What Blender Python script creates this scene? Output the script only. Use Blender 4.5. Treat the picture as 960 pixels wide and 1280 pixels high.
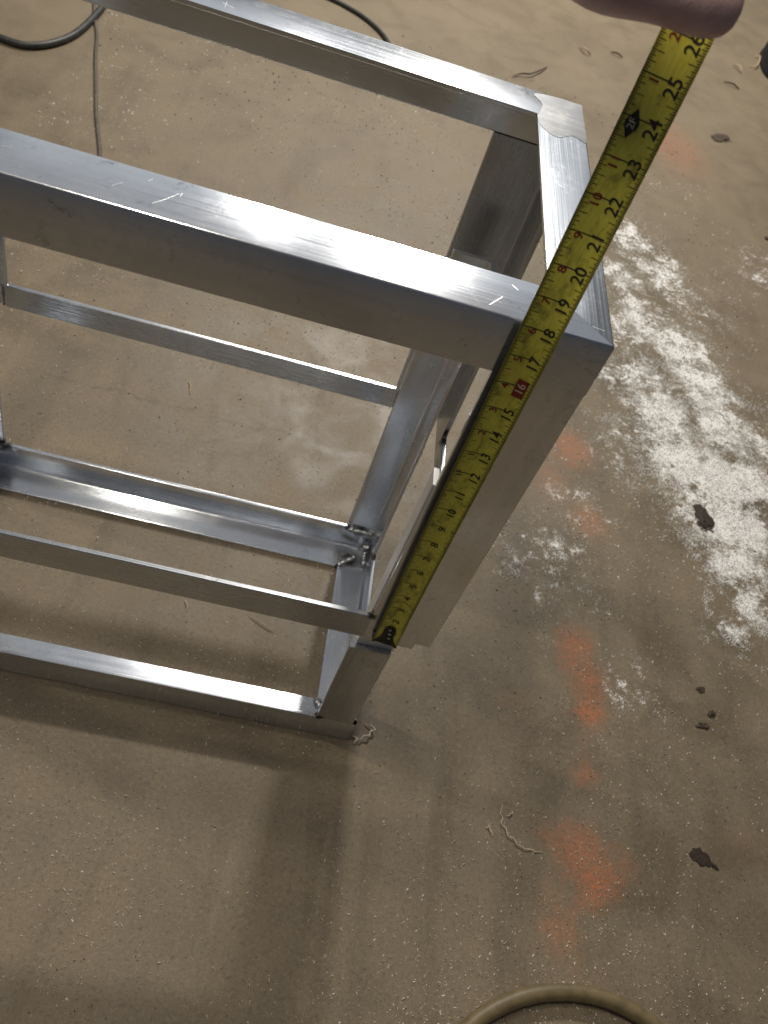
import bpy, bmesh, math, random
import numpy as np
from mathutils import Vector, Matrix, noise as mnoise

for o in list(bpy.data.objects): bpy.data.objects.remove(o, do_unlink=True)
random.seed(4); rng = np.random.default_rng(4)
scene = bpy.context.scene
S = 0.0254                                    # everything is laid out in inches

# ------------------------------------------------------------------ camera
CAM = Vector((-9.2276, -20.8631, 43.4886))
RX = Vector((0.960909, 0.086105, 0.263135)); RY = Vector((0.234491, -0.758411, -0.608134)); RZ = Vector((0.147201, 0.646064, -0.748955))
cd = bpy.data.cameras.new('camera'); cam = bpy.data.objects.new('camera', cd); scene.collection.objects.link(cam)
m = Matrix.Identity(4)
for i in range(3):
    m[i][0] = RX[i]; m[i][1] = -RY[i]; m[i][2] = -RZ[i]; m[i][3] = CAM[i]*S
cam.matrix_world = m
cd.sensor_fit = 'HORIZONTAL'; cd.sensor_width = 36; cd.lens = 36*1079.67/960
cd.clip_start = 0.02; cd.clip_end = 60
cd.dof.use_dof = True; cd.dof.focus_distance = 34*S; cd.dof.aperture_fstop = 14
scene.camera = cam
scene.render.resolution_x = 768; scene.render.resolution_y = 1024

# ------------------------------------------------------------------ ambient light of the shop
w = bpy.data.worlds.new('World'); scene.world = w; w.use_nodes = True
bg = w.node_tree.nodes['Background']; bg.inputs[0].default_value = (0.72, 0.82, 1.0, 1); bg.inputs[1].default_value = 0.06

# ------------------------------------------------------------------ lamps: ceiling fixtures, the open shop door beyond, and an added overhead fill
def area(name, loc, target, sx, sy, power, col):
    l = bpy.data.lights.new(name, 'AREA'); l.shape = 'RECTANGLE'; l.size = sx*S; l.size_y = sy*S; l.energy = power; l.color = col
    o = bpy.data.objects.new(name, l); scene.collection.objects.link(o)
    o.location = Vector(loc)*S
    o.rotation_euler = (Vector(target)-Vector(loc)).to_track_quat('-Z', 'Y').to_euler()
    return o
area('ceiling_lamp', (9, 141, 120), (9, 125, 0), 8, 11, 142, (1, 0.94, 0.85))
area('ceiling_lamp', (-20, 139, 120), (-20, 125, 0), 3, 22, 20, (1, 0.95, 0.88))
area('ceiling_lamp', (-31, -8, 120), (-31, -8, 0), 3, 34, 25, (1, 0.90, 0.75))
area('ceiling_lamp', (-78, 20, 120), (0, 5, 0), 3.5, 34, 24, (1, 0.90, 0.75))
area('door_light', (5, 290, 170), (5, 40, 0), 270, 150, 36, (0.90, 0.95, 1.0))
area('ceiling_bounce_fill', (-5, 80, 150), (-5, 80, 0), 260, 150, 17, (0.93, 0.96, 1.0))  # unseen fill added overhead so the upward metal faces reflect brighter

vs = scene.view_settings
vs.view_transform = 'Standard'; vs.look = 'None'; vs.gamma = 1; vs.exposure = 0.0; vs.use_curve_mapping = False
scene.render.engine = 'CYCLES'

# ------------------------------------------------------------------ helpers
def link(o): scene.collection.objects.link(o); return o
def tag(o, label, cat=None, group=None, kind=None):
    if label: o['label'] = label
    if cat: o['category'] = cat
    if group: o['group'] = group
    if kind: o['kind'] = kind
    return o
def empty(name, loc=(0, 0, 0)):
    o = bpy.data.objects.new(name, None); o.location = Vector(loc)*S; o.empty_display_size = .05
    return link(o)
def mesh_obj(name, verts, faces, mat, parent=None, uvs=None, smooth=None, recalc=True, base=None):
    """verts in inches; base = base point in inches that becomes the origin of a top-level mesh"""
    b = Vector(base) if base else Vector((0, 0, 0))
    me = bpy.data.meshes.new(name)
    me.from_pydata([tuple((Vector(v)-b)*S) for v in verts], [], faces)
    if uvs is not None:
        ul = me.uv_layers.new(name='UVMap')
        flat = [c for f in uvs for uv in f for c in uv]
        ul.data.foreach_set('uv', flat)
    if recalc:
        bm = bmesh.new(); bm.from_mesh(me); bmesh.ops.recalc_face_normals(bm, faces=bm.faces); bm.to_mesh(me); bm.free()
    if smooth is not None:
        me.polygons.foreach_set('use_smooth', [True]*len(me.polygons)); me.set_sharp_from_angle(angle=math.radians(smooth))
    me.materials.append(mat)
    o = bpy.data.objects.new(name, me); link(o)
    if parent: o.parent = parent
    if base: o.location = b*S
    return o

def unproject(px, py, ax, val):
    """point of the place, in inches, on the plane coordinate[ax] = val, measured off the photograph (960 x 1280)"""
    d = RX*((px-480)/1079.67) + RY*((py-640)/1079.67) + RZ
    return CAM + d*((val-CAM[ax])/d[ax])

class NT:
    def __init__(self, name):
        self.mat = bpy.data.materials.new(name); self.mat.use_nodes = True
        self.t = self.mat.node_tree; self.p = self.t.nodes['Principled BSDF']; self.out = self.t.nodes['Material Output']
    def n(self, typ, **kw):
        x = self.t.nodes.new(typ)
        for k, v in kw.items(): setattr(x, k, v)
        return x
    def l(self, a, b): self.t.links.new(a, b)
    def setin(self, sock, v):
        if hasattr(v, 'is_output'): self.l(v, sock)
        else: sock.default_value = v
    def math(self, op, a, b=0.0, c=0.0, clamp=False):
        x = self.n('ShaderNodeMath', operation=op, use_clamp=clamp)
        self.setin(x.inputs[0], a); self.setin(x.inputs[1], b); self.setin(x.inputs[2], c)
        return x.outputs[0]
    def noise(self, vec, scale, detail=4, rough=.55, dist=0):
        x = self.n('ShaderNodeTexNoise'); self.l(vec, x.inputs['Vector'])
        x.inputs['Scale'].default_value = scale; x.inputs['Detail'].default_value = detail
        x.inputs['Roughness'].default_value = rough; x.inputs['Distortion'].default_value = dist
        return x.outputs['Fac']
    def ramp(self, v, a, b, lo=0.0, hi=1.0, smooth=True):
        x = self.n('ShaderNodeMapRange', interpolation_type='SMOOTHSTEP' if smooth else 'LINEAR')
        self.setin(x.inputs['Value'], v); x.inputs['From Min'].default_value = a; x.inputs['From Max'].default_value = b
        x.inputs['To Min'].default_value = lo; x.inputs['To Max'].default_value = hi
        return x.outputs[0]
    def mix(self, f, a, b, mode='MIX'):
        x = self.n('ShaderNodeMix', data_type='RGBA', blend_type=mode)
        self.setin(x.inputs[0], f); self.setin(x.inputs[6], a); self.setin(x.inputs[7], b)
        return x.outputs[2]
    def vecscale(self, vec, sc, off=(0, 0, 0)):
        x = self.n('ShaderNodeMapping'); self.l(vec, x.inputs[0]); x.inputs['Scale'].default_value = sc; x.inputs['Location'].default_value = off
        return x.outputs[0]
    def obj(self): return self.n('ShaderNodeTexCoord').outputs['Object']
    def inches(self): return self.vecscale(self.obj(), (1/S, 1/S, 1/S))
    def bump(self, h, strength=.3, dist=.001):
        x = self.n('ShaderNodeBump'); self.l(h, x.inputs['Height']); x.inputs['Strength'].default_value = strength; x.inputs['Distance'].default_value = dist
        self.l(x.outputs[0], self.p.inputs['Normal'])
def C4(r, g, b): return (r, g, b, 1)

# ------------------------------------------------------------------ materials
WELDS = [(-2.5, 12.9, 2.0, .75), (-2.7, 11.9, .4, .85), (-1.75, 12.1, 1.2, .9), (-1.45, 11.4, 2.0, .5), (-3.2, 1.7, .3, .5), (-3.1, .1, 12.3, .35),
         (-24.2, 12.8, 2.0, .9), (-.8, 13.2, 9.5, .9), (-.1, 12.5, 11.7, .6), (-3.3, .1, 2.0, .35)]
def aluminium(name, lo, hi, r0, r1, soot=True, aniso=.55, metal=.93):
    a = NT(name); p = a.p
    uv = a.n('ShaderNodeUVMap', uv_map='UVMap').outputs[0]
    rnd = a.n('ShaderNodeObjectInfo').outputs['Random']
    add = a.n('ShaderNodeVectorMath', operation='ADD'); a.l(uv, add.inputs[0])
    cmb = a.n('ShaderNodeCombineXYZ'); a.l(a.math('MULTIPLY', rnd, 37.0), cmb.inputs[0]); a.l(a.math('MULTIPLY', rnd, 91.0), cmb.inputs[1]); a.l(cmb.outputs[0], add.inputs[1])
    v = add.outputs[0]
    fine = a.noise(a.vecscale(v, (.10, 34, 1)), 1.0, 4, .6)
    wide = a.noise(a.vecscale(v, (.05, 3.0, 1)), 1.0, 3, .5)
    smudge = a.noise(a.inches(), .55, 5, .6, .6)
    wipe = a.noise(a.inches(), 2.3, 4, .6, 1.2)
    tone = a.math('ADD', a.math('MULTIPLY', fine, .30), a.math('ADD', a.math('MULTIPLY', wide, .26), a.math('MULTIPLY', smudge, .44)))
    col = a.mix(a.ramp(tone, .32, .68), lo, hi)
    grime = a.ramp(a.math('MULTIPLY', smudge, wipe), .24, .46)
    col = a.mix(a.math('MULTIPLY', grime, .18), col, C4(.40, .38, .36))
    mark = a.math('MULTIPLY', a.ramp(a.noise(a.inches(), 1.1, 5, .7, 1.5), .58, .72), a.ramp(a.noise(a.inches(), 7, 3, .7), .40, .60))
    col = a.mix(a.math('MULTIPLY', mark, .6), col, C4(.16, .15, .14))
    rough = a.math('ADD', a.ramp(fine, .3, .7, r0, r1), a.math('MULTIPLY', grime, .05))
    if soot:
        pos = a.inches(); acc = None
        for (x, y, z, r) in WELDS:
            d = a.n('ShaderNodeVectorMath', operation='DISTANCE'); a.l(pos, d.inputs[0]); d.inputs[1].default_value = (x, y, z)
            s_ = a.ramp(d.outputs['Value'], r*1.35, 0)
            acc = s_ if acc is None else a.math('MAXIMUM', acc, s_)
        sm = a.ramp(a.math('ADD', acc, a.math('MULTIPLY', a.math('SUBTRACT', a.noise(pos, 3.5, 4, .65), .5), .8)), .20, .85)
        sm = a.math('MULTIPLY', sm, a.ramp(acc, 0, .15))
        col = a.mix(a.math('MULTIPLY', sm, .93), col, C4(.02, .018, .017))
        rough = a.math('ADD', rough, a.math('MULTIPLY', sm, .2))
    a.l(col, p.inputs['Base Color']); a.l(rough, p.inputs['Roughness'])
    p.inputs['Metallic'].default_value = metal
    p.inputs['Anisotropic'].default_value = aniso; p.inputs['Anisotropic Rotation'].default_value = .25
    tn = a.n('ShaderNodeTangent', direction_type='UV_MAP', uv_map='UVMap'); a.l(tn.outputs[0], p.inputs['Tangent'])
    a.bump(fine, .04, .0002)
    return a.mat
ALU = aluminium('brushed_aluminium', C4(.66, .69, .735), C4(.82, .85, .90), .15, .24, aniso=.65)
ALU_BAR = aluminium('shaded_dull_aluminium', C4(.50, .52, .55), C4(.62, .64, .67), .22, .34, metal=.93)  # rougher bars; shade on front faces is put into the darker base colour
ALU_GROUND = aluminium('ground_aluminium', C4(.13, .135, .145), C4(.21, .215, .225), .30, .40, False, .2)
ALU_LIT = aluminium('lit_side_aluminium', C4(.68, .68, .66), C4(.80, .80, .78), .35, .5, False, .2, .3)  # brightness of the sleeve's lit side is put into this pale base colour

def simple(name, col, rough, metal=0.0, var=.25, scale=8, bump=0.0, sss=0.0):
    a = NT(name); n = a.noise(a.inches(), scale, 4, .6)
    dark = tuple(c*(1-var) for c in col[:3])+(1,); light = tuple(min(1, c*(1+var)) for c in col[:3])+(1,)
    a.l(a.mix(a.ramp(n, .3, .7), dark, light), a.p.inputs['Base Color'])
    a.p.inputs['Roughness'].default_value = rough; a.p.inputs['Metallic'].default_value = metal
    if bump: a.bump(n, bump, .001)
    return a.mat
WELD = simple('weld_metal', (.42, .42, .43), .30, 1.0, .5, 6)
WELD_BLACK = simple('burnt_weld', (.07, .065, .06), .45, .8, .6, 5)
SCRATCH = simple('bright_scratch', (.92, .92, .92), .35, 1.0, .05)
CHALK = simple('chalk', (.75, .75, .73), .9)
BLACK_METAL = simple('blackened_steel', (.012, .012, .012), .35, .3, .4)
RIVET = simple('rivet_steel', (.55, .54, .50), .3, 1.0, .2)
BLADE_BACK = simple('grey_blade_back', (.06, .06, .055), .5)
INK = simple('black_ink', (.026, .023, .014), .5, 0, .3, 14)
RED = simple('red_ink', (.24, .022, .014), .5, 0, .3, 14)
WHITE_INK = simple('white_ink', (.62, .55, .40), .5)
RUBBER = simple('grey_cable_rubber', (.035, .035, .033), .5, 0, .4, 2)
THINRUB = simple('dusty_cable_rubber', (.10, .085, .065), .7, 0, .3, 2)
HOSE = simple('dusty_tan_hose', (.155, .118, .058), .5, 0, .18, 1.6)
BOOTM = simple('black_leather', (.003, .004, .004), .8, 0, .3, 4, .2)
SOLE = simple('boot_sole_rubber', (.006, .006, .006), .85)
STRING = simple('pale_fibre', (.55, .47, .36), .7)
CHIPD = simple('dark_brown_dirt', (.030, .018, .010), .75, 0, .5, 9, .5)
CHIPG = simple('dry_dirt', (.06, .044, .028), .9, 0, .5, 9, .5)
STRAW = simple('dry_straw', (.40, .30, .19), .7)

# tape blade: dirty yellow lacquer
a = NT('yellow_tape_lacquer')
pos = a.inches(); uv = a.n('ShaderNodeUVMap', uv_map='UVMap').outputs[0]
g1 = a.noise(a.vecscale(uv, (.9, 1.6, 1)), 1.3, 6, .65, .4); g2 = a.noise(a.vecscale(uv, (3, 14, 1)), 1.0, 4, .6)
sep = a.n('ShaderNodeSeparateXYZ'); a.l(uv, sep.inputs[0])
edge = a.ramp(a.math('ABSOLUTE', sep.outputs[1]), .47, .62)
grime = a.math('MAXIMUM', a.ramp(g1, .48, .72, 0, .70), a.math('MULTIPLY', edge, a.ramp(g2, .2, .7, .25, .85)))
yel = a.mix(a.ramp(g2, .3, .7), C4(.66, .60, .06), C4(.78, .72, .12))
a.l(a.mix(grime, yel, C4(.105, .078, .018)), a.p.inputs['Base Color'])
a.l(a.ramp(g1, .3, .7, .28, .5), a.p.inputs['Roughness'])
TAPE = a.mat

# skin of the hand
a = NT('skin'); n1 = a.noise(a.inches(), 1.2, 4, .6); n2 = a.noise(a.inches(), 22, 3, .5)
a.l(a.mix(a.ramp(n1, .3, .7), C4(.58, .38, .36), C4(.70, .48, .46)), a.p.inputs['Base Color'])
a.p.inputs['Roughness'].default_value = .55; a.p.inputs['Subsurface Weight'].default_value = .08; a.p.inputs['Subsurface Radius'].default_value = (.008, .003, .002)
n3 = a.noise(a.vecscale(a.inches(), (5, 1.2, 1.2)), 1.6, 4, .6, 1.0)
a.bump(a.math('ADD', a.math('MULTIPLY', n2, .5), n3), .5, .0012); SKIN = a.mat
NAIL = simple('fingernail', (.55, .38, .32), .35, 0, .05)

# white powder patch and the orange marking paint, in floor inches: x, y, rx, ry, weight
POWDER = [(22.3, 61.2, 3.67, 5.46, 0.75), (25.3, 56.2, 4.61, 6.62, 0.75), (20.2, 53.8, 2.9, 4.4, 0.8), (21.6, 47.3, 4.52, 6.23, 0.8), (18.9, 45, 2.4, 5, .6), (18.0, 38, 2.2, 4.5, .5), (18.5, 32, 2.4, 4, .45), (25.3, 44.1, 5.04, 6.73, 0.92), (20.6, 38.4, 4.1, 5.35, 0.75), (27.0, 39.8, 4.33, 5.6, 0.92), (22.3, 34.5, 4.48, 5.66, 0.95), (28.1, 35.1, 4.16, 5.18, 0.95), (23.1, 29.5, 4.43, 5.38, 1.05), (26.4, 28.0, 4.61, 5.48, 1.1), (24.7, 24.1, 3.91, 4.52, 1.0), (27.7, 23.8, 3.68, 4.2, 1.1), (29.5, 29.0, 3.61, 4.28, 0.95), (26.2, 19.9, 3.34, 3.7, 1.0), (26.7, 16.1, 2.51, 2.68, 0.85), (24.7, 13.5, 1.86, 1.96, 0.65), (31.4, 34.8, 3.35, 4.13, 0.7), (11.4, 16.7, 4.02, 4.58, 0.42), (8.5, 15.2, 2.65, 3.01, 0.46), (13.5, 21.0, 4.29, 5.04, 0.36), (12.3, 22.2, 2.97, 3.53, 0.3), (16.7, 28.7, 4.05, 5.0, 0.36), (16.0, 7.7, 3.13, 3.19, 0.38), (27.4, 52.4, 5.53, 7.72, 0.42), (37.5, 62.7, 5.25, 7.53, 0.42), (11.3, 13.3, 2.4, 2.65, 0.36)]
ORANGE = [(12.7, 9.6, 1.85, 1.95, 0.85), (13.4, 7.2, 1.92, 1.96, 0.75), (13.4, 5.0, 1.42, 1.42, 0.95), (12.3, 8.0, 1.47, 1.53, 0.6), (12.1, -3.5, 2.21, 2.01, 0.85), (13.1, -4.8, 1.9, 1.69, 0.95), (12.7, -5.8, 1.31, 1.15, 0.9), (10.8, -7.9, 1.69, 1.45, 0.66), (10.7, -6.2, 1.37, 1.21, 0.5), (12.8, 0.8, 1.23, 1.18, 0.72), (12.9, 2.8, 0.95, 0.93, 0.4), (13.4, 27.6, 2.46, 3.04, 0.75), (14.4, 20.5, 2.01, 2.34, 0.68), (11.7, 23.6, 2.18, 2.64, 0.55), (31.0, 86.3, 6.2, 10.05, 0.55), (14.5, -4.1, 1.75, 1.56, 0.6), (10.6, -3.1, 1.62, 1.49, 0.55), (8.4, 4.4, 2.09, 2.12, 0.32), (22.5, -1.7, 3.23, 2.9, 0.3), (11.6, -9.5, 1.75, 1.47, 0.35)]
def blob_field(x, y, pts, grow=1.0):
    acc = np.zeros_like(x)
    for (cx, cy, rx, ry, wt) in pts:
        d = np.clip(1-np.hypot((x-cx)/(rx*grow), (y-cy)/(ry*grow)), 0, 1); acc = np.maximum(acc, wt*d*d*(3-2*d))
    return acc
a = NT('dirty_concrete'); P = a.inches(); p = a.p
big = a.noise(P, .045, 5, .6, .4); mid = a.noise(P, .22, 6, .62, .5); sml = a.noise(P, 1.5, 6, .65); grit = a.noise(P, 9, 4, .7)
str_ = a.noise(a.vecscale(P, (.35, .06, 1)), 1, 5, .6, .3)
fine = a.noise(P, 26, 3, .7)
spy = a.n('ShaderNodeSeparateXYZ'); a.l(P, spy.inputs[0])
clean = a.ramp(spy.outputs[1], 35, 90, 1.0, .30)          # the swept part of the slab, further back, is less stained
def fade(v): return a.math('MULTIPLY', v, clean)
col = a.mix(a.math('ADD', .5, fade(a.math('SUBTRACT', a.ramp(mid, .28, .72), .5))), C4(.122, .093, .057), C4(.212, .165, .104))
col = a.mix(a.ramp(big, .38, .62, 0, .6), col, C4(.215, .168, .108))
col = a.mix(fade(a.ramp(str_, .50, .72, 0, .42)), col, C4(.092, .069, .041))
med = a.noise(P, 4.2, 9, .78, .3)
col = a.mix(fade(a.ramp(sml, .54, .74, 0, .16)), col, C4(.078, .058, .035))
col = a.mix(fade(a.ramp(sml, .44, .28, 0, .12)), col, C4(.275, .225, .150))
col = a.mix(fade(a.ramp(med, .51, .68, 0, .72)), col, C4(.070, .053, .032))
col = a.mix(fade(a.ramp(med, .47, .33, 0, .55)), col, C4(.300, .248, .172))
col = a.mix(fade(a.ramp(grit, .57, .65, 0, .42)), col, C4(.050, .038, .023))
col = a.mix(fade(a.ramp(grit, .42, .34, 0, .32)), col, C4(.34, .29, .21))
col = a.mix(a.ramp(fine, .58, .66, 0, .40), col, C4(.048, .036, .022))
col = a.mix(a.ramp(fine, .41, .34, 0, .42), col, C4(.42, .37, .29))
# hairline crack running along the frame
sp = a.n('ShaderNodeSeparateXYZ'); a.l(P, sp.inputs[0])
off = a.math('ADD', a.math('SUBTRACT', sp.outputs[1], 21.4), a.math('MULTIPLY', a.math('SUBTRACT', a.noise(P, .5, 4, .6), .5), 2.0))
crack = a.math('MULTIPLY', a.ramp(a.math('ABSOLUTE', off), .22, .03), a.math('MULTIPLY', a.ramp(sp.outputs[0], -27, -23), a.ramp(sp.outputs[0], -4, -8)))
crack = a.math('MULTIPLY', crack, a.ramp(a.noise(P, .7, 3), .38, .55))
col = a.mix(a.math('MULTIPLY', crack, .3), col, C4(.05, .038, .025))
hs = a.n('ShaderNodeHueSaturation'); hs.inputs['Saturation'].default_value = .95; a.l(col, hs.inputs['Color']); col = hs.outputs[0]
og = a.n('ShaderNodeAttribute', attribute_name='paint').outputs['Fac']
om = a.ramp(a.math('ADD', og, a.math('MULTIPLY', a.math('SUBTRACT', a.math('ADD', a.math('MULTIPLY', sml, .4), a.math('MULTIPLY', med, .6)), .5), 2.2)), .15, 1.05)
om = a.math('MULTIPLY', a.math('MULTIPLY', om, a.ramp(og, 0, .2)), a.ramp(a.math('ADD', a.math('MULTIPLY', med, .6), a.math('MULTIPLY', grit, .4)), .57, .40, .12, 1.0))
col = a.mix(a.math('MULTIPLY', om, .95), col, C4(.56, .150, .045))
pw = a.n('ShaderNodeAttribute', attribute_name='powder').outputs['Fac']
pn = a.math('ADD', a.math('MULTIPLY', a.noise(P, .55, 5, .7, .3), .40), a.math('ADD', a.math('MULTIPLY', a.noise(P, 2.6, 4, .7), .30), a.math('MULTIPLY', a.noise(P, 11, 3, .7), .30)))
pm = a.ramp(a.math('ADD', pw, a.math('MULTIPLY', a.math('SUBTRACT', pn, .5), 5.6)), .46, .86)
pm = a.math('MULTIPLY', pm, a.ramp(pw, .02, .25))
col = a.mix(a.math('MULTIPLY', pm, .92), col, C4(.86, .85, .83))
a.l(col, p.inputs['Base Color'])
a.l(a.math('ADD', a.ramp(mid, .3, .7, .42, .66), a.math('MULTIPLY', pm, .2)), p.inputs['Roughness'])
p.inputs['Specular IOR Level'].default_value = .35
h = a.math('ADD', a.math('MULTIPLY', fine, .3), a.math('ADD', a.math('MULTIPLY', grit, .5), a.math('ADD', a.math('MULTIPLY', pm, .8), a.math('MULTIPLY', crack, -1.2))))
a.bump(h, .12, .0005)
CONC = a.mat
a = NT('metal_shaving'); n = a.n('ShaderNodeObjectInfo')
pos = a.inches(); k = a.noise(pos, 3.0, 2, .5)
a.l(a.mix(a.ramp(k, .35, .65), C4(.74, .68, .58), C4(.95, .93, .88)), a.p.inputs['Base Color']); a.p.inputs['Roughness'].default_value = .45; a.p.inputs['Metallic'].default_value = .0
SHAV = a.mat
POWM = simple('white_powder', (.90, .895, .88), .9, 0, .12, 2)

# ------------------------------------------------------------------ floor
gx = np.concatenate([np.linspace(-150, -49, 10), np.arange(-48, 62, .7), np.linspace(63, 170, 10)])
gy = np.concatenate([np.linspace(-70, -21, 6), np.arange(-20, 125, .8), np.linspace(126, 330, 16)])
GX, GY = np.meshgrid(gx, gy); nx, ny = len(gx), len(gy)
vv = np.stack([GX.ravel(), GY.ravel(), 0*GX.ravel()], 1)
ff = [(j*nx+i, j*nx+i+1, (j+1)*nx+i+1, (j+1)*nx+i) for j in range(ny-1) for i in range(nx-1)]
floor = mesh_obj('concrete_floor', vv.tolist(), ff, CONC, recalc=False); tag(floor, None, kind='structure')
for nm, fld in (('powder', blob_field(GX.ravel(), GY.ravel(), POWDER, 1.25)), ('paint', blob_field(GX.ravel(), GY.ravel(), ORANGE, 1.6))):
    floor.data.attributes.new(nm, 'FLOAT', 'POINT').data.foreach_set('value', fld.astype(np.float32))

# ------------------------------------------------------------------ the welded frame
XL, D, H = -27.4, 15.82, 29.06
frame = empty('metal_frame', (0, 0, 0))
tag(frame, 'bare welded aluminium angle frame with open box top and inset base, standing on the floor', 'frame')

def angle_profile(au, bv, t):
    """outline of an angle section, heel at 0,0, one leg along u and one along v"""
    r, rt, rf = .075, .07, .22
    def arc(cx, cy, rad, a0, a1, k): return [(cx+rad*math.cos(math.radians(a0+(a1-a0)*i/k)), cy+rad*math.sin(math.radians(a0+(a1-a0)*i/k))) for i in range(k+1)]
    pts = arc(r, r, r, 180, 270, 3)
    pts += [(au, 0)] + arc(au-rt, t-rt, rt, 0, 90, 3)
    pts += arc(t+rf, t+rf, rf, 270, 180, 6)
    pts += arc(t-rt, bv-rt, rt, 0, 90, 3) + [(0, bv)]
    return pts
def extrude(name, prof, o, dl, du, dv, L, mat, parent, mitre=(0, 0), gap=.006, segs=1, extra=None):
    o, dl, du, dv = Vector(o), Vector(dl), Vector(du), Vector(dv)
    k = len(prof); verts = []; per = [0]
    for i in range(1, k+1):
        per.append(per[-1]+math.dist(prof[i % k], prof[i-1]))
    ss = []
    for j in range(segs+1):
        for (u, v) in prof:
            s0 = mitre[0]*u+gap; s1 = L-mitre[1]*u-gap
            s = s0+(s1-s0)*j/segs
            ss.append(s); verts.append(o+dl*s+du*u+dv*v)
    faces, uvs = [], []
    for j in range(segs):
        for i in range(k):
            q = [j*k+i, j*k+(i+1) % k, (j+1)*k+(i+1) % k, (j+1)*k+i]
            faces.append(q)
            uvs.append([(ss[q[0]], per[i]), (ss[q[1]], per[i+1]), (ss[q[2]], per[i+1]), (ss[q[3]], per[i])])
    for base in (0, segs*k):
        faces.append([base+i for i in range(k)]); uvs.append([(prof[i][0], prof[i][1]) for i in range(k)])
    if extra:
        for (a0, a1) in extra:
            b = len(verts)
            verts += [Vector(((a0, a1)[c & 1][0], (a0, a1)[(c >> 1) & 1][1], (a0, a1)[(c >> 2) & 1][2])) for c in range(8)]
            for q in ((0, 2, 3, 1), (4, 5, 7, 6), (0, 1, 5, 4), (2, 6, 7, 3), (0, 4, 6, 2), (1, 3, 7, 5)):
                faces.append([b+i for i in q]); uvs.append([(verts[b+i].z, verts[b+i].x+verts[b+i].y) for i in q])
    return mesh_obj(name, verts, faces, mat, parent, uvs, 35)
def flat_bar(name, lo, hi, axis, mat, parent):
    """rectangular bar with eased edges between two corner points, long along axis"""
    lo, hi = Vector(lo), Vector(hi)
    ax = [Vector((1, 0, 0)), Vector((0, 1, 0)), Vector((0, 0, 1))]
    i, j = [q for q in range(3) if q != axis]
    W, Hh = hi[i]-lo[i], hi[j]-lo[j]; c = .035
    prof = [(c, 0), (W-c, 0), (W, c), (W, Hh-c), (W-c, Hh), (c, Hh), (0, Hh-c), (0, c)]
    return extrude(name, prof, lo, ax[axis], ax[i], ax[j], hi[axis]-lo[axis], mat, parent, gap=0)
X, Y, Z = Vector((1, 0, 0)), Vector((0, 1, 0)), Vector((0, 0, 1))
rail = angle_profile(2.05, 2.05, .22)
extrude('top_rail', rail, (XL, 0, H), X, Y, -Z, -XL, ALU, frame, (1, 1), segs=4)
extrude('top_rail', rail, (XL, D, H), X, -Y, -Z, -XL, ALU, frame, (1, 1), segs=4)
extrude('top_rail', rail, (0, 0, H), Y, -X, -Z, D, ALU, frame, (1, 1))
extrude('top_rail', rail, (XL, 0, H), Y, X, -Z, D, ALU, frame, (1, 1))
# corner posts: wide angle, heel on the outside corner, hanging down to the flat bars
post = angle_profile(3.1, 3.0, .25); zp = 10.9; ztop = H-2.045
extrude('corner_post', post, (0, 0, zp), Z, -X, Y, ztop-zp, ALU, frame, extra=[((-3.098, .003, 10.45), (-.72, .247, 10.95))])
extrude('corner_post', post, (XL, 0, zp), Z, X, Y, ztop-zp, ALU, frame)
extrude('corner_post', post, (0, D, 10.4), Z, -X, -Y, ztop-10.4, ALU_BAR, frame)
extrude('corner_post', post, (XL, D, 10.4), Z, X, -Y, ztop-10.4, ALU_BAR, frame)
# flat bars that tie the posts
flat_bar('flat_bar', (XL+3.11, .002, 10.55), (-3.11, .25, 12.28), 0, ALU_BAR, frame)
flat_bar('flat_bar', (XL+3.0, D-.252, 10.25), (-2.97, D-.002, 11.68), 0, ALU_BAR, frame)
flat_bar('flat_bar', (-.252, 3.02, 10.35), (-.003, D-3.02, 11.76), 1, ALU_BAR, frame)
flat_bar('flat_bar', (XL+.003, 3.02, 10.35), (XL+.252, D-3.02, 11.76), 1, ALU_BAR, frame)
# base: narrower angle ring lying on the floor
BL, BR, BF, BB = XL+1.3, -1.3, 0.0, 13.2
brail = angle_profile(2.0, 2.0, .22)
extrude('base_rail', brail, (BL, BF, .012), X, Y, Z, BR-BL, ALU, frame, (1, 1), segs=4)
extrude('base_rail', brail, (BL, BB, .012), X, -Y, Z, BR-BL, ALU, frame, (1, 1), segs=4)
extrude('base_rail', brail, (BR, BF, .012), Y, -X, Z, BB-BF, ALU, frame, (1, 1))
extrude('base_rail', brail, (BL, BF, .012), Y, X, Z, BB-BF, ALU, frame, (1, 1))
# legs: two-inch angle standing on the base, its upper end nested inside the post
leg = angle_profile(2.0, 2.0, .22)
extrude('leg', leg, (BR-.02, BB-.02, 2.02), Z, -X, -Y, 20.6, ALU, frame)
extrude('leg', leg, (BL+.02, BB-.02, 2.02), Z, X, -Y, 20.6, ALU, frame)
for sgn, xo in ((-1, BR-.14), (1, BL+.14)):
    def xr(x): return x if sgn < 0 else XL-x
    xa, xb = sorted((xr(-3.44), xr(-1.46)))
    extrude('leg', leg, (xo, .0, 2.02), Z, X*sgn, Y, 7.28, ALU_BAR, frame, extra=[((xa, .0, 9.30), (xb, 1.0, 9.52))])
    sl = [(0, 0), (1.74, 0), (1.74, .22), (.22, .22), (.22, .86), (0, .86)]
    extrude('inner_sleeve', sl, (xr(-3.15), .262, 9.53), Z, X*-sgn, Y, 11.6, ALU_LIT, frame)

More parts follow.
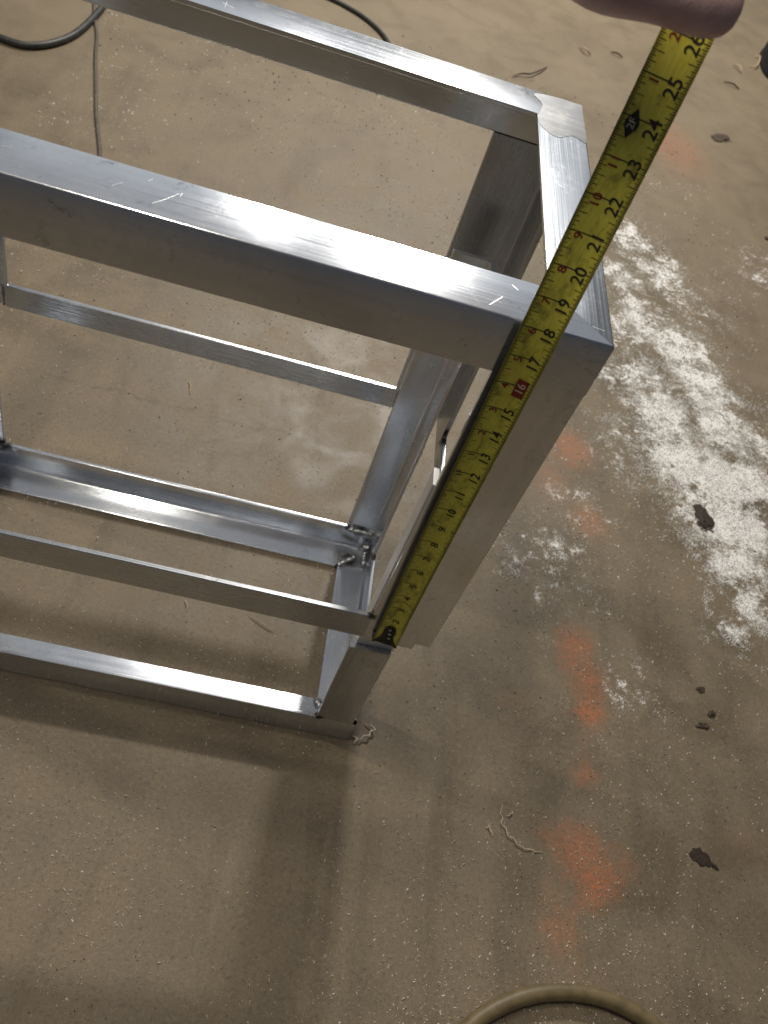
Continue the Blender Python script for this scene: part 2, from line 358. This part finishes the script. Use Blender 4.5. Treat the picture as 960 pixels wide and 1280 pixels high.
# weld beads
def bead(pts, r, mat, parent, step=.10, squash=.75, jit=.12):
    bm = bmesh.new()
    P_ = [Vector(q) for q in pts]
    for a_, b_ in zip(P_, P_[1:]):
        L = (b_-a_).length; k = max(2, int(L/step))
        for i in range(k+1):
            c = a_.lerp(b_, i/k)+Vector((random.uniform(-1, 1), random.uniform(-1, 1), random.uniform(-1, 1)))*r*jit
            rr = r*random.uniform(.88, 1.08)
            ret = bmesh.ops.create_icosphere(bm, subdivisions=2, radius=rr*S)
            for v in ret['verts']:
                q = v.co.copy(); q *= 1+.22*mnoise.noise(q*110+c*3)
                q.z *= squash; v.co = q+c*S
    me = bpy.data.meshes.new('weld_bead'); bm.to_mesh(me); bm.free()
    me.polygons.foreach_set('use_smooth', [True]*len(me.polygons)); me.materials.append(mat)
    o = bpy.data.objects.new('weld_bead', me); link(o); o.parent = parent; return o
for mir in (0, 1):
    f = (lambda q: (XL-q[0], q[1], q[2])) if mir else (lambda q: q)
    bead([f((-3.1, 12.86, 2.06)), f((-1.75, 12.86, 2.02))], .19, WELD, frame)
    bead([f((-3.35, 12.9, 2.05)), f((-3.3, 12.95, 2.1))], .12, WELD_BLACK, frame)
    bead([f((-3.2, 11.35, .30)), f((-2.35, 12.15, .30))], .20, WELD, frame)
    bead([f((-3.38, 11.15, .22)), f((-3.3, 11.3, .2))], .12, WELD_BLACK, frame)
    bead([f((-1.8, 12.55, 1.15)), f((-1.78, 12.5, 1.0))], .26, WELD, frame, jit=.4)
    bead([f((-1.78, 12.2, .8)), f((-1.72, 11.75, .42))], .18, WELD, frame)
    bead([f((-1.45, 11.4, 2.04)), f((-1.40, 11.1, 2.04))], .15, WELD_BLACK, frame)
    bead([f((-3.3, 1.75, .28)), f((-3.15, 1.55, .34))], .17, WELD, frame)
    bead([f((-3.48, .12, 2.03)), f((-3.42, .2, 2.03))], .09, WELD_BLACK, frame)
    bead([f((-3.12, .16, 12.30)), f((-2.98, .2, 12.34))], .10, WELD_BLACK, frame)
    bead([f((-.98, 13.0, 10.6)), f((-.98, 13.05, 8.9))], .14, WELD_BLACK, frame)
    bead([f((-.12, 12.72, 11.8)), f((-.16, 12.74, 11.2))], .12, WELD, frame)
    bead([f((-.16, 12.8, 12.2)), f((-.16, 12.78, 11.9))], .10, WELD_BLACK, frame)
    bead([f((-2.9, D-.3, 11.66)), f((-2.9, D-.28, 10.4))], .07, WELD, frame)
    bead([f((-1.38, .16, 1.75)), f((-1.38, .12, 2.0))], .13, ALU_BAR, frame, step=.06, jit=.05)

# welds ground flat on the top corners: thin uneven patches
def patch(px, zoff):
    q = [unproject(x, y, 2, H) for x, y in px]
    q = [Vector((max(min(v.x, -.03), XL), min(max(v.y, .03), D-.03), 0)) for v in q]
    k = len(q); out = []
    for i in range(k):                       # Catmull-Rom smoothing of the outline
        a_, b_, c_, d_ = q[i-1], q[i], q[(i+1) % k], q[(i+2) % k]
        for t in (0, .25, .5, .75):
            out.append(.5*((2*b_)+(c_-a_)*t+(2*a_-5*b_+4*c_-d_)*t*t+(3*b_-a_-3*c_+d_)*t**3))
    out = [Vector((min(v.x, -.02), min(max(v.y, .02), D-.02), 0)) for v in out]
    verts = [v+Z*(H+zoff) for v in out]+[v+Z*(H-.02) for v in out]; k = len(out)
    faces = [list(range(k))]+[[i, (i+1) % k, k+(i+1) % k, k+i] for i in range(k)]
    return mesh_obj('ground_weld', verts, faces, ALU_GROUND, frame, [[(verts[i].x*.8+verts[i].y, verts[i].y) for i in f_] for f_ in faces])
patch([(668, 117), (678, 131), (672, 147), (680, 161), (698, 172), (716, 170), (737, 180), (732, 150), (727, 130), (700, 120)], .010)
# scratches on the bright top faces, chalk ticks on the rear leg
def ribbon(name, pts, wd, nrm, mat, parent, lift=.006):
    P_ = [Vector(q) for q in pts]; vs_, fs = [], []
    for i, q in enumerate(P_):
        t = (P_[min(i+1, len(P_)-1)]-P_[max(i-1, 0)]).normalized(); s_ = t.cross(Vector(nrm))*wd*.5*(1 if 0 < i < len(P_)-1 else .4)
        vs_ += [q+s_+Vector(nrm)*lift, q-s_+Vector(nrm)*lift]
    fs = [(2*i, 2*i+1, 2*i+3, 2*i+2) for i in range(len(P_)-1)]
    return mesh_obj(name, vs_, fs, mat, parent, [[(0, 0)]*4]*len(fs), recalc=False)
for px in ([(190, 254), (205, 250), (222, 243)], [(222, 243), (228, 242), (225, 246)], [(140, 232), (154, 228)], [(2, 183), (14, 183), (12, 187)], [(185, 226), (191, 224)], [(278, 3), (292, 10)], [(284, 2), (281, 9)],
           [(612, 381), (628, 371)], [(640, 356), (648, 363)], [(740, 408), (756, 414)], [(560, 350), (590, 359)], [(365, 282), (372, 277)], [(440, 305), (470, 330)]):
    ribbon('scratch', [unproject(x, y, 2, H) for x, y in px], .035, Z, SCRATCH, frame)
for px in ([(538, 462), (539, 455), (544, 457)], [(505, 543), (506, 537), (510, 540)]):
    ribbon('chalk_mark', [unproject(x, y, 1, BB-.245) for x, y in px], .06, -Y, CHALK, frame, .01)
for px in ([(553, 470), (554, 474)], [(518, 549), (519, 553)]):
    ribbon('chalk_mark', [unproject(x, y, 0, BR-.245) for x, y in px], .07, -X, CHALK, frame, .01)

# ------------------------------------------------------------------ tape measure
TP = [(-2.138, -.30, 10.942), (-2.206, -.32, 13.756), (-2.267, -.36, 16.651), (-2.318, -.40, 19.641), (-2.359, -.42, 22.733), (-2.395, -.42, 25.92), (-2.432, -.40, 29.166), (-2.319, .103, 32.139), (-2.129, .892, 35.026), (-1.871, 1.948, 37.821)]
TP = np.array(TP+[list(2*np.array(TP[-1])-np.array(TP[-2])+np.array((.04, .3, -.1)))])
def spine(nn):
    t = min(max(nn/3.0, 0), len(TP)-1-1e-6); i = int(t); f = t-i
    g = lambda k: TP[min(max(k, 0), len(TP)-1)] if k >= 0 else 2*TP[0]-TP[1]
    a_, b_, c_, d_ = g(i-1), g(i), g(i+1), g(i+2)
    return Vector(.5*((2*b_)+(c_-a_)*f+(2*a_-5*b_+4*c_-d_)*f*f+(3*b_-a_-3*c_+d_)*f**3))
TW = 1.28
def blade(nn, s, lift=0.0):
    """point of the blade: nn inches along, s across (-.5..+.5 of the width), lift off its printed face"""
    c = spine(nn); t = (spine(nn+.05)-spine(nn-.05)).normalized()
    al = -.12-.04*nn/27
    lat = Vector((math.cos(al), math.sin(al), 0)); lat = (lat-t*lat.dot(t)).normalized()
    nrm = lat.cross(t)                       # towards the camera
    cup = .16*(1-.35*min(nn/20, 1))
    return c+lat*(s*TW*(.87+.0045*nn))+nrm*(cup*(4*s*s-.5)+lift)
tape = empty('tape_measure', TP[0])
tape.location = (0, 0, 0)
tag(tape, 'dirty yellow steel tape blade with black numerals, hooked under the post and held upright', 'tape measure')
NA, NB = 110, 10; L0, L1 = 0.05, 29.0
vv, ff, uu = [], [], []
for i in range(NA+1):
    for j in range(NB+1): vv.append(blade(L0+(L1-L0)*i/NA, j/NB-.5))
for i in range(NA+1):
    for j in range(NB+1): vv.append(blade(L0+(L1-L0)*i/NA, j/NB-.5, -.014))
K = (NA+1)*(NB+1); W1 = NB+1
def uvq(i): i %= K; return (L0+(L1-L0)*(i//W1)/NA, ((i % W1)/NB-.5)*TW)
for b in (0, K):
    for i in range(NA):
        for j in range(NB): ff.append([b+i*W1+j, b+i*W1+j+1, b+(i+1)*W1+j+1, b+(i+1)*W1+j])
for i in range(NA):
    for j in (0, NB): ff.append([i*W1+j, (i+1)*W1+j, K+(i+1)*W1+j, K+i*W1+j])
for j in range(NB):
    for i in (0, NA): ff.append([i*W1+j, i*W1+j+1, K+i*W1+j+1, K+i*W1+j])
uu = [[uvq(i) for i in f_] for f_ in ff]
bl = mesh_obj('blade', vv, ff, TAPE, tape, uu, 40); bl.data.materials.append(BLADE_BACK)
for i_, p_ in enumerate(bl.data.polygons):
    if NA*NB <= i_ < 2*NA*NB: p_.material_index = 1
# printed graduations
def quad(n0, n1, s0, s1, lift=.005):
    k = max(1, int(abs(s1-s0)/.1)); out_v, out_f = [], []
    for i in range(k+1):
        s = s0+(s1-s0)*i/k; out_v += [blade(n0, s, lift), blade(n1, s, lift)]
    for i in range(k): out_f.append([2*i, 2*i+1, 2*i+3, 2*i+2])
    return out_v, out_f
vv, ff = [], []
def addq(q):
    b = len(vv); vv.extend(q[0]); ff.extend([[i+b for i in f_] for f_ in q[1]])
for k in range(16, 27*16+8):
    nn = k/16
    if nn < 1.3: continue
    ln = .33 if k % 8 == 0 else .23 if k % 4 == 0 else .16 if k % 2 == 0 else .11
    th = .012 if k % 2 == 0 else .008
    if k % 16 == 0:
        addq(quad(nn-.016, nn+.016, -.5+.015, .16)); addq(quad(nn-.012, nn+.012, .36, .5-.015))
    else:
        addq(quad(nn-th/2-.003, nn+th/2+.003, -.5+.015, -.5+.015+ln/TW)); addq(quad(nn-th/2-.003, nn+th/2+.003, .5-.015-ln/TW*.85, .5-.015))
for k in range(24):                          # curved end of the clear wear film
    s = -.5+k/24
    b = len(vv)
    g = lambda s_: 3.5-1.1*(s_*s_)*1.2
    vv.extend([blade(g(s), s, .005), blade(g(s)+.035, s, .005), blade(g(s+1/24)+.035, s+1/24, .005), blade(g(s+1/24), s+1/24, .005)]); ff.append([b, b+1, b+2, b+3])
tag(mesh_obj('graduation_marks', vv, ff, INK, tape, recalc=False), None, kind='stuff')
def text_mesh(txt, size, wide=1.0):
    c = bpy.data.curves.new('t', 'FONT'); c.body = txt; c.size = size; c.align_x = 'CENTER'; c.align_y = 'CENTER'; c.offset = .012*size; c.resolution_u = 3
    o = bpy.data.objects.new('t', c); link(o)
    bpy.context.view_layer.update()
    me = bpy.data.meshes.new_from_object(o.evaluated_get(bpy.context.evaluated_depsgraph_get()))
    v = [(q.co.x*wide, q.co.y) for q in me.vertices]; f_ = [list(q.vertices) for q in me.polygons]
    bpy.data.objects.remove(o); bpy.data.meshes.remove(me); bpy.data.curves.remove(c)
    return v, f_
def numeral(name, txt, nc, sc, size, mat, lift=.009, wide=1.0):
    v, f_ = text_mesh(txt, size, wide)
    mesh_obj(name, [blade(nc+x, sc-y/TW, lift) for x, y in v], f_, mat, tape, recalc=False)
for k in range(2, 27):
    if k == 16: continue
    if k < 12: numeral('numeral', str(k), k-.13, .07+.02*(k > 9), .46, INK)
    else: numeral('numeral', str(k), k-.10, .23, .50, INK)
addv, addf = [], []
vv, ff = [], []
for i in range(6): addq(quad(15.62+.66*i/6, 15.62+.66*(i+1)/6, .05, .36, .006))
mesh_obj('red_box', vv, ff, RED, tape, recalc=False)
numeral('numeral', '16', 15.95, .21, .40, WHITE_INK)
for k in range(13, 27):
    if k == 24: continue
    numeral('red_numeral', str(k-12 if k < 24 else k-24), k-.10, -.18, .38, RED)
numeral('numeral', '1F', 11.95, -.26, .36, INK)
vv, ff = [], []
for i in range(8):
    s0 = -.36+.30*i/8; hw = lambda s_: .34*(1-abs((s_+.21)/.16))+.03
    b = len(vv); s1 = s0+.30/8
    vv.extend([blade(23.85-hw(s0), s0, .006), blade(23.85+hw(s0), s0, .006), blade(23.85+hw(s1), s1, .006), blade(23.85-hw(s1), s1, .006)]); ff.append([b, b+1, b+2, b+3])
mesh_obj('black_diamond', vv, ff, INK, tape, recalc=False)
numeral('numeral', '2F', 23.85, -.21, .27, WHITE_INK, .010)
# end hook: plate with rivets, lip and two corner tips
vv, ff = [], []
rows = [(1.42, .10), (1.32, .20), (1.05, .24), (.65, .23), (.38, .28), (.18, .40), (.02, .50), (-.10, .53)]
for nn, hw in rows:
    for j in range(9): vv.append(blade(max(nn, -.3), (j/8*2-1)*hw, .03))
for nn, hw in rows:
    for j in range(9): vv.append(blade(max(nn, -.3), (j/8*2-1)*hw, .005))
# the bent lip reaches back under the post
k9 = len(rows)*9
for j in range(9):
    q = blade(-.06, (j/8*2-1)*.5, .03); vv.append(q+Vector((0, 0, -.10-(.10 if j in (0, 8) else 0)))); 
for j in range(9):
    q = blade(-.06, (j/8*2-1)*.5, .03); vv.append(q+Vector((0, .42, -.16)))
for b in (0, k9):
    for i in range(len(rows)-1):
        for j in range(8): ff.append([b+i*9+j, b+i*9+j+1, b+(i+1)*9+j+1, b+(i+1)*9+j])
for i in range(len(rows)-1):
    for j in (0, 8): ff.append([i*9+j, (i+1)*9+j, k9+(i+1)*9+j, k9+i*9+j])
lb = (len(rows)-1)*9
for j in range(8):
    ff.append([lb+j, lb+j+1, 2*k9+j+1, 2*k9+j]); ff.append([2*k9+j, 2*k9+j+1, 2*k9+9+j+1, 2*k9+9+j])
hook = mesh_obj('end_hook', vv, ff, BLACK_METAL, tape, smooth=40)
for nn, s in ((1.1, .0), (.75, .05), (.40, .09)):
    c = blade(nn, s, .04); bm = bmesh.new(); bmesh.ops.create_uvsphere(bm, u_segments=14, v_segments=8, radius=.075*S)
    for v in bm.verts: v.co = Vector((v.co.x, v.co.y*.45, v.co.z))+c*S
    me = bpy.data.meshes.new('rivet'); bm.to_mesh(me); bm.free(); me.materials.append(RIVET)
    me.polygons.foreach_set('use_smooth', [True]*len(me.polygons))
    o = bpy.data.objects.new('rivet', me); link(o); o.parent = hook

# ------------------------------------------------------------------ the hand that holds the blade (left hand from above, thumb across the tape)
def at(px, py, depth): return CAM+(RX*((px-480)/1079.67)+RY*((py-640)/1079.67)+RZ)*depth
def skinned(name, chains, mat, parent=None, sub=2):
    """one continuous surface grown round connected joints; chains share joints by index"""
    pts, rad, edges, idx = [], [], [], {}
    for ch in chains:
        prev = None
        for key, q, r in ch:
            if key is None or key not in idx:
                pts.append(Vector(q)); rad.append(r); cur = len(pts)-1
                if key is not None: idx[key] = cur
            else: cur = idx[key]
            if prev is not None: edges.append((prev, cur))
            prev = cur
    me = bpy.data.meshes.new(name); me.from_pydata([tuple(q*S) for q in pts], edges, [])
    o = bpy.data.objects.new(name, me); link(o)
    o.modifiers.new('skin', 'SKIN').use_smooth_shade = True
    me.skin_vertices[0]
    for i, d in enumerate(me.skin_vertices[0].data):
        d.radius = (rad[i]*S, rad[i]*S); d.use_root = (i == 0)
    s_ = o.modifiers.new('sub', 'SUBSURF'); s_.levels = sub; s_.render_levels = sub
    me.materials.append(mat)
    if parent: o.parent = parent
    return o
dT = 18.9
wr = at(560, -330, 18.8)
chains = [
    [('wrist', wr, 1.05), ('palm', at(650, -220, 19.0), 1.15), ('kn', at(700, -190, 19.8), .9)],
    [('palm', 0, 0), ('th0', at(688, -95, 18.8), .95), ('th1', at(754, -20, dT), .80), ('th2', at(822, -17, dT), .68), ('th3', at(888, 5, dT+.1), .84), ('th4', at(926, 0, dT+.15), .70)],
    [('kn', 0, 0), ('i1', at(790, -190, 21.3), .62), ('i2', at(880, -110, 22.3), .58), ('i3', at(905, -60, 22.0), .52)],
    [('kn', 0, 0), ('m1', at(800, -250, 21.4), .62), ('m2', at(900, -190, 22.6), .58), ('m3', at(925, -120, 22.4), .52)],
    [('palm', 0, 0), ('r0', at(720, -290, 20.0), .8), ('r1', at(810, -310, 21.2), .6), ('r2', at(900, -260, 22.2), .56), ('r3', at(920, -200, 22.2), .5)],
    [('r0', 0, 0), ('p1', at(790, -365, 20.8), .52), ('p2', at(870, -330, 21.8), .48), ('p3', at(895, -280, 21.9), .43)],
    [('wrist', 0, 0), ('f1', at(440, -480, 18.4), 1.2), ('f2', at(250, -700, 17.6), 1.5)],
]
hand = skinned('person', chains, SKIN)
tag(hand, 'bare hand at the top edge pinching the tape blade under its thumb', 'person')
# thumbnail on the far upper side
q0 = at(918, -22, dT-.15); bm = bmesh.new(); bmesh.ops.create_uvsphere(bm, u_segments=14, v_segments=8, radius=.30*S)
for v in bm.verts: v.co = (RX*v.co.x*1.25+RY*v.co.y*.6+RZ*v.co.z*.5)+q0*S
me = bpy.data.meshes.new('thumbnail'); bm.to_mesh(me); bm.free(); me.materials.append(NAIL); me.polygons.foreach_set('use_smooth', [True]*len(me.polygons))
o = bpy.data.objects.new('thumbnail', me); link(o); o.parent = hand

# ------------------------------------------------------------------ cables, hose, boot
def smooth_path(pts, per=8):
    P_ = [Vector(q) for q in pts]; out = []
    g = lambda k: P_[min(max(k, 0), len(P_)-1)]
    for i in range(len(P_)-1):
        a_, b_, c_, d_ = g(i-1), g(i), g(i+1), g(i+2)
        for j in range(per):
            t = j/per; out.append(.5*((2*b_)+(c_-a_)*t+(2*a_-5*b_+4*c_-d_)*t*t+(3*b_-a_-3*c_+d_)*t**3))
    return out+[P_[-1]]
def tube(name, pts, r, mat, parent=None, sides=10, per=8, taper=False, base=None):
    path = smooth_path(pts, per); vs_, fs = [], []
    for i, q in enumerate(path):
        t = (path[min(i+1, len(path)-1)]-path[max(i-1, 0)]).normalized()
        u = t.cross(Z if abs(t.z) < .9 else X).normalized(); v = u.cross(t)
        rr = r*(1-.75*abs(2*i/(len(path)-1)-1)**3 if taper else 1)
        for k in range(sides):
            a_ = 2*math.pi*k/sides; vs_.append(q+(u*math.cos(a_)+v*math.sin(a_))*rr)
    for i in range(len(path)-1):
        for k in range(sides): fs.append([i*sides+k, i*sides+(k+1) % sides, (i+1)*sides+(k+1) % sides, (i+1)*sides+k])
    fs += [list(range(sides)), list(range((len(path)-1)*sides, len(path)*sides))]
    return mesh_obj(name, vs_, fs, mat, parent, smooth=50, base=base)
r = .34
o = tube('cable', [(x, y, r) for x, y in ((-60, 70), (-50, 64.5), (-42.2, 62.2), (-39.2, 62.9), (-37.2, 66.6), (-36.6, 72.1), (-36.8, 77.4), (-39, 90))], r, RUBBER, sides=14, base=(-42, 62, 0))
tag(o, 'thick dark grey cable bending across the floor behind the frame', 'cable')
r = .15
o = tube('cable', [(x, y, r) for x, y in ((-38.6, 79), (-36.9, 73.2), (-35.4, 69), (-34.3, 64.9), (-32.6, 59.3), (-30.9, 53.8), (-29.0, 48.4), (-27.5, 43), (-25, 38))], r, THINRUB, base=(-32, 59, 0))
tag(o, 'thin dusty brown cable running down to the front rail of the frame', 'cable')
r = .26
o = tube('cable', [(x, y, r) for x, y in ((-24, 97), (-16.6, 96.4), (-12.9, 95.4), (-9.6, 93.2), (-7.0, 89.6), (-5.5, 84), (-5.2, 78))], r, RUBBER, base=(-10, 93, 0))
tag(o, 'dark cable at the top edge passing under the back rail', 'cable')
r = .40
o = tube('hose', [(x, y, r) for x, y in ((3.2, -16.0), (5.2, -13.6), (6.6, -12.3), (8.6, -11.25), (10.7, -10.75), (12.8, -10.75), (14.9, -11.35), (16.4, -12.5), (18, -15))], r, HOSE, sides=18, base=(10, -11, 0))
tag(o, 'tan rubber hose arching along the bottom edge of the floor', 'hose')

boot = empty('boot', (53.2, 126, 0)); boot.rotation_euler = (0, 0, math.radians(82)); tag(boot, 'black boot at the far right edge of the floor', 'boot')
def loft(name, rings, mat, parent, sides=20):
    vs_, fs = [], []
    for (c, rx, ry, nx) in rings:
        c = Vector(c)
        for k in range(sides):
            a_ = 2*math.pi*k/sides; cx, sy = math.cos(a_), math.sin(a_)
            sq = lambda q: math.copysign(abs(q)**.8, q)
            vs_.append(c+(X*sq(cx)*rx+Y*sq(sy)*ry))
    for i in range(len(rings)-1):
        for k in range(sides): fs.append([i*sides+k, i*sides+(k+1) % sides, (i+1)*sides+(k+1) % sides, (i+1)*sides+k])
    fs += [list(range(sides)), list(range((len(rings)-1)*sides, len(rings)*sides))]
    return mesh_obj(name, vs_, fs, mat, parent, smooth=50)
loft('sole', [((0, 0, .0), 6, 2.0, 0), ((0, 0, .3), 6.1, 2.1, 0), ((0, 0, 1.0), 6.0, 2.0, 0)], SOLE, boot)
loft('upper', [((0, 0, 1.0), 5.8, 1.95, 0), ((.0, 0, 2.0), 5.7, 1.95, 0), ((.3, 0, 3.0), 5.2, 1.85, 0), ((1.3, 0, 3.9), 4.0, 1.75, 0), ((2.4, 0, 5.0), 2.9, 1.7, 0), ((2.8, 0, 7.0), 2.4, 1.75, 0), ((2.8, 0, 10.0), 2.4, 1.9, 0)], BOOTM, boot)
tube('lace', [(-.6, -1.0, 4.2), (-.2, 0, 4.3), (.2, 1.0, 4.4)], .12, SOLE, boot)

# ------------------------------------------------------------------ litter one can pick out
def chip(name, loc, size, mat, label, cat, seed, flat=.45, rz=0.0, group=None):
    rr = random.Random(seed); bm = bmesh.new(); bmesh.ops.create_icosphere(bm, subdivisions=3, radius=1)
    off = Vector((seed*3.1, seed*1.7, 0)); c, s_ = math.cos(rz), math.sin(rz)
    for v in bm.verts:
        q = v.co.copy(); q *= 1+.7*mnoise.noise(q*1.5+off)+.4*mnoise.noise(q*4+off)
        q = Vector((q.x*size[0], q.y*size[1], max(q.z*flat*min(size), -.02)))
        v.co = Vector((q.x*c-q.y*s_, q.x*s_+q.y*c, q.z+.02))*S
    me = bpy.data.meshes.new(name); bm.to_mesh(me); bm.free(); me.materials.append(mat)
    o = bpy.data.objects.new(name, me); link(o); o.location = Vector((loc[0], loc[1], 0))*S
    return tag(o, label, cat, group)
chip('dirt_clod', (19.6, -2.75), (.55, .42), CHIPD, 'dark brown flat scrap alone on the floor near the lower right', 'scrap', 1, .10, -.6)
chip('dirt_clod', (20.35, -3.05), (.28, .12), CHIPD, 'small dark crumb touching the flat brown scrap', 'dirt clod', 2, .3, -.5)
chip('dirt_clod', (24.2, 23.6), (.7, 1.2), CHIPD, 'black clod lying in the white powder', 'dirt clod', 3, .22, .2)
chip('dirt_clod', (21.4, 8.3), (.3, .2), CHIPG, 'topmost of three brown crumbs below the white powder', 'dirt clod', 4, .6, .2)
chip('dirt_clod', (21.9, 6.7), (.28, .2), CHIPG, 'middle of three brown crumbs below the white powder', 'dirt clod', 5, .6, .9)
chip('dirt_clod', (21.1, 5.7), (.42, .22), CHIPG, 'lowest of three brown crumbs below the white powder', 'dirt clod', 6, .5, 0)
chip('dirt_clod', (38.6, 93.5), (1.6, .8), CHIPG, 'crumbled grey clod right of the upper tape blade', 'dirt clod', 7, .3, .5)
chip('dirt_clod', (40.3, 70.5), (.6, .35), CHIPG, 'brown crumb at the right edge above the powder', 'dirt clod', 8, .4, .5)
def scrap(name, px, r, mat, label, cat, arch=.25, kink=0.0):
    kink = kink or (.10 if mat in (STRING,) else 0)
    pts = []
    for i, (x, y) in enumerate(px):
        q = unproject(x, y, 2, 0); q.z = r+arch*math.sin(math.pi*i/(len(px)-1))
        if kink and pts:
            mid_ = (pts[-1]+q)*.5; pts.append(mid_+Vector((random.uniform(-kink, kink), random.uniform(-kink, kink), 0)))
        pts.append(q)
    return tag(tube(name, pts, r, mat, sides=6, per=5, taper=True, base=(pts[0].x, pts[0].y, 0)), label, cat)
scrap('wire_curl', [(443, 930), (450, 926), (460, 922), (467, 915), (463, 909), (455, 905)], .05, STRING, 'pale curled metal swarf beside the base corner of the frame', 'swarf')
scrap('wire_curl', [(443, 931), (446, 925), (440, 921)], .06, STRING, 'tiny pale swarf twist touching the curl at the frame corner', 'swarf', .1)
scrap('fibre', [(628, 1005), (625, 1018), (626, 1030), (634, 1045), (645, 1055), (656, 1062), (668, 1065), (679, 1067)], .030, STRING, 'long pale fibre bent across the floor beside the orange paint', 'fibre', .08)
scrap('fibre', [(633, 1020), (637, 1018), (641, 1014)], .035, STRING, 'short stub branching off the long pale fibre', 'fibre', .1)
scrap('fibre', [(606, 1034), (611, 1033), (613, 1040), (614, 1046)], .035, STRING, 'short hooked pale fibre left of the long one', 'fibre', .1)
scrap('straw', [(236, 477), (238, 485), (237, 494)], .06, STRAW, 'short tan straw piece on the floor inside the frame', 'straw', .05)
scrap('twig', [(640, 97), (650, 95), (662, 96), (676, 90), (684, 84)], .10, CHIPG, 'thin dark twig behind the far top corner of the frame', 'twig', .3)
scrap('leaf_scrap', [(724, 60), (730, 67), (738, 70)], .13, STRAW, 'dry leaf scrap left of the hand-held blade end', 'leaf scrap', .5)
scrap('leaf_scrap', [(763, 66), (770, 70), (778, 73)], .11, CHIPG, 'small dark leaf scrap close to the upper blade', 'leaf scrap', .3)
scrap('leaf_scrap', [(916, 82), (922, 88), (926, 92)], .14, STRAW, 'curled leaf scrap nearest to the boot', 'leaf scrap', .5)
scrap('leaf_scrap', [(936, 84), (944, 86), (948, 74), (943, 72)], .12, STRAW, 'ring-shaped dry leaf scrap at the right edge by the boot', 'leaf scrap', .4)
scrap('leaf_scrap', [(904, 103), (914, 108), (924, 113)], .12, CHIPG, 'dark leaf scrap below the curled ones near the boot', 'leaf scrap', .3)
scrap('fibre', [(310, 770), (322, 777), (335, 786), (342, 791)], .03, STRAW, 'tan fibre on the floor between the flat bar and base rail', 'fibre', .1)
scrap('fibre', [(232, 750), (234, 757), (231, 764)], .03, STRING, 'short pale fibre seen between front flat bar and base rail', 'fibre', .1)

# ------------------------------------------------------------------ swarf and powder nobody could count
def fnoise(x, y, sc, o=0.0): return mnoise.noise(Vector((x*sc+o, y*sc-o, o*.7)))
def flakes(name, pts, mat, smin, smax, label, cat, thick=.35):
    vs_, fs = [], []
    for (x, y, z, k) in pts:
        s_ = (smin+(smax-smin)*random.random()**2.2)*k
        a_ = random.uniform(0, 2*math.pi); el = random.uniform(.8, 2.2); wd = random.uniform(.35, .9); c, sn = math.cos(a_), math.sin(a_)
        b = len(vs_); lift = s_*random.uniform(.15, .6)
        for (u, v, hz) in ((-el, 0, 0), (0, -wd, 0), (el, 0, lift*.5), (0, wd, 0), (0, 0, lift+s_*thick)):
            vs_.append((x+(u*c-v*sn)*s_*.5, y+(u*sn+v*c)*s_*.5, z+hz+.004))
        fs += [(b, b+1, b+4), (b+1, b+2, b+4), (b+2, b+3, b+4), (b+3, b, b+4)]
    o = mesh_obj(name, vs_, fs, mat, recalc=False)
    return tag(o, label, cat, kind='stuff')
pts = []
while len(pts) < 30000:
    # even over the picture rather than over the floor: nearer litter is the litter one sees
    x, y = random.uniform(-36, 34), -17+95*random.random()**2.2
    d = .42+.9*fnoise(x, y, .12, 3)+.7*fnoise(x, y, .5, 9)
    if x > 2 and x < 20 and y < 25: d += .35
    if random.random() < d: pts.append((x, y, 0, 1+max(0, y)/60))
flakes('metal_shavings', pts, SHAV, .028, .105, 'fine pale metal shavings scattered all over the concrete floor', 'shavings')
pts = []
while len(pts) < 4200:
    x, y = random.uniform(-36, 36), -17+110*random.random()**1.8
    d = .30+1.1*fnoise(x, y, .10, 21)+.7*fnoise(x, y, .4, 17)
    if random.random() < d: pts.append((x, y, 0, 1+max(0, y)/60))
flakes('dirt_grit', pts, CHIPG, .02, .07, 'dark dirt grit sprinkled over the concrete floor', 'grit', .5)
pts = []
def pw_at(x, y):
    b = 0
    for (cx, cy, rx, ry, wt) in POWDER:
        d = math.hypot((x-cx)/rx, (y-cy)/ry)
        if d < 1.75: b = max(b, wt*(1-(d/1.75))**.8)
    return b
tries = 0
while len(pts) < 56000 and tries < 1000000:
    tries += 1
    cx, cy, rx, ry, wt = random.choice(POWDER)
    a_ = random.uniform(0, 6.283); rr_ = 1.75*math.sqrt(random.random())
    if random.random() > wt: continue
    x, y = cx+rx*rr_*math.cos(a_), cy+ry*rr_*math.sin(a_)
    d = pw_at(x, y)*1.25-.30+1.1*fnoise(x, y, .55, 1)+.9*fnoise(x, y, 1.7, 5)
    if random.random() < d: pts.append((x, y, 0, 1))
flakes('white_powder', pts, POWM, .03, .11, 'spilled white powder strewn on the floor right of the frame', 'powder', .5)
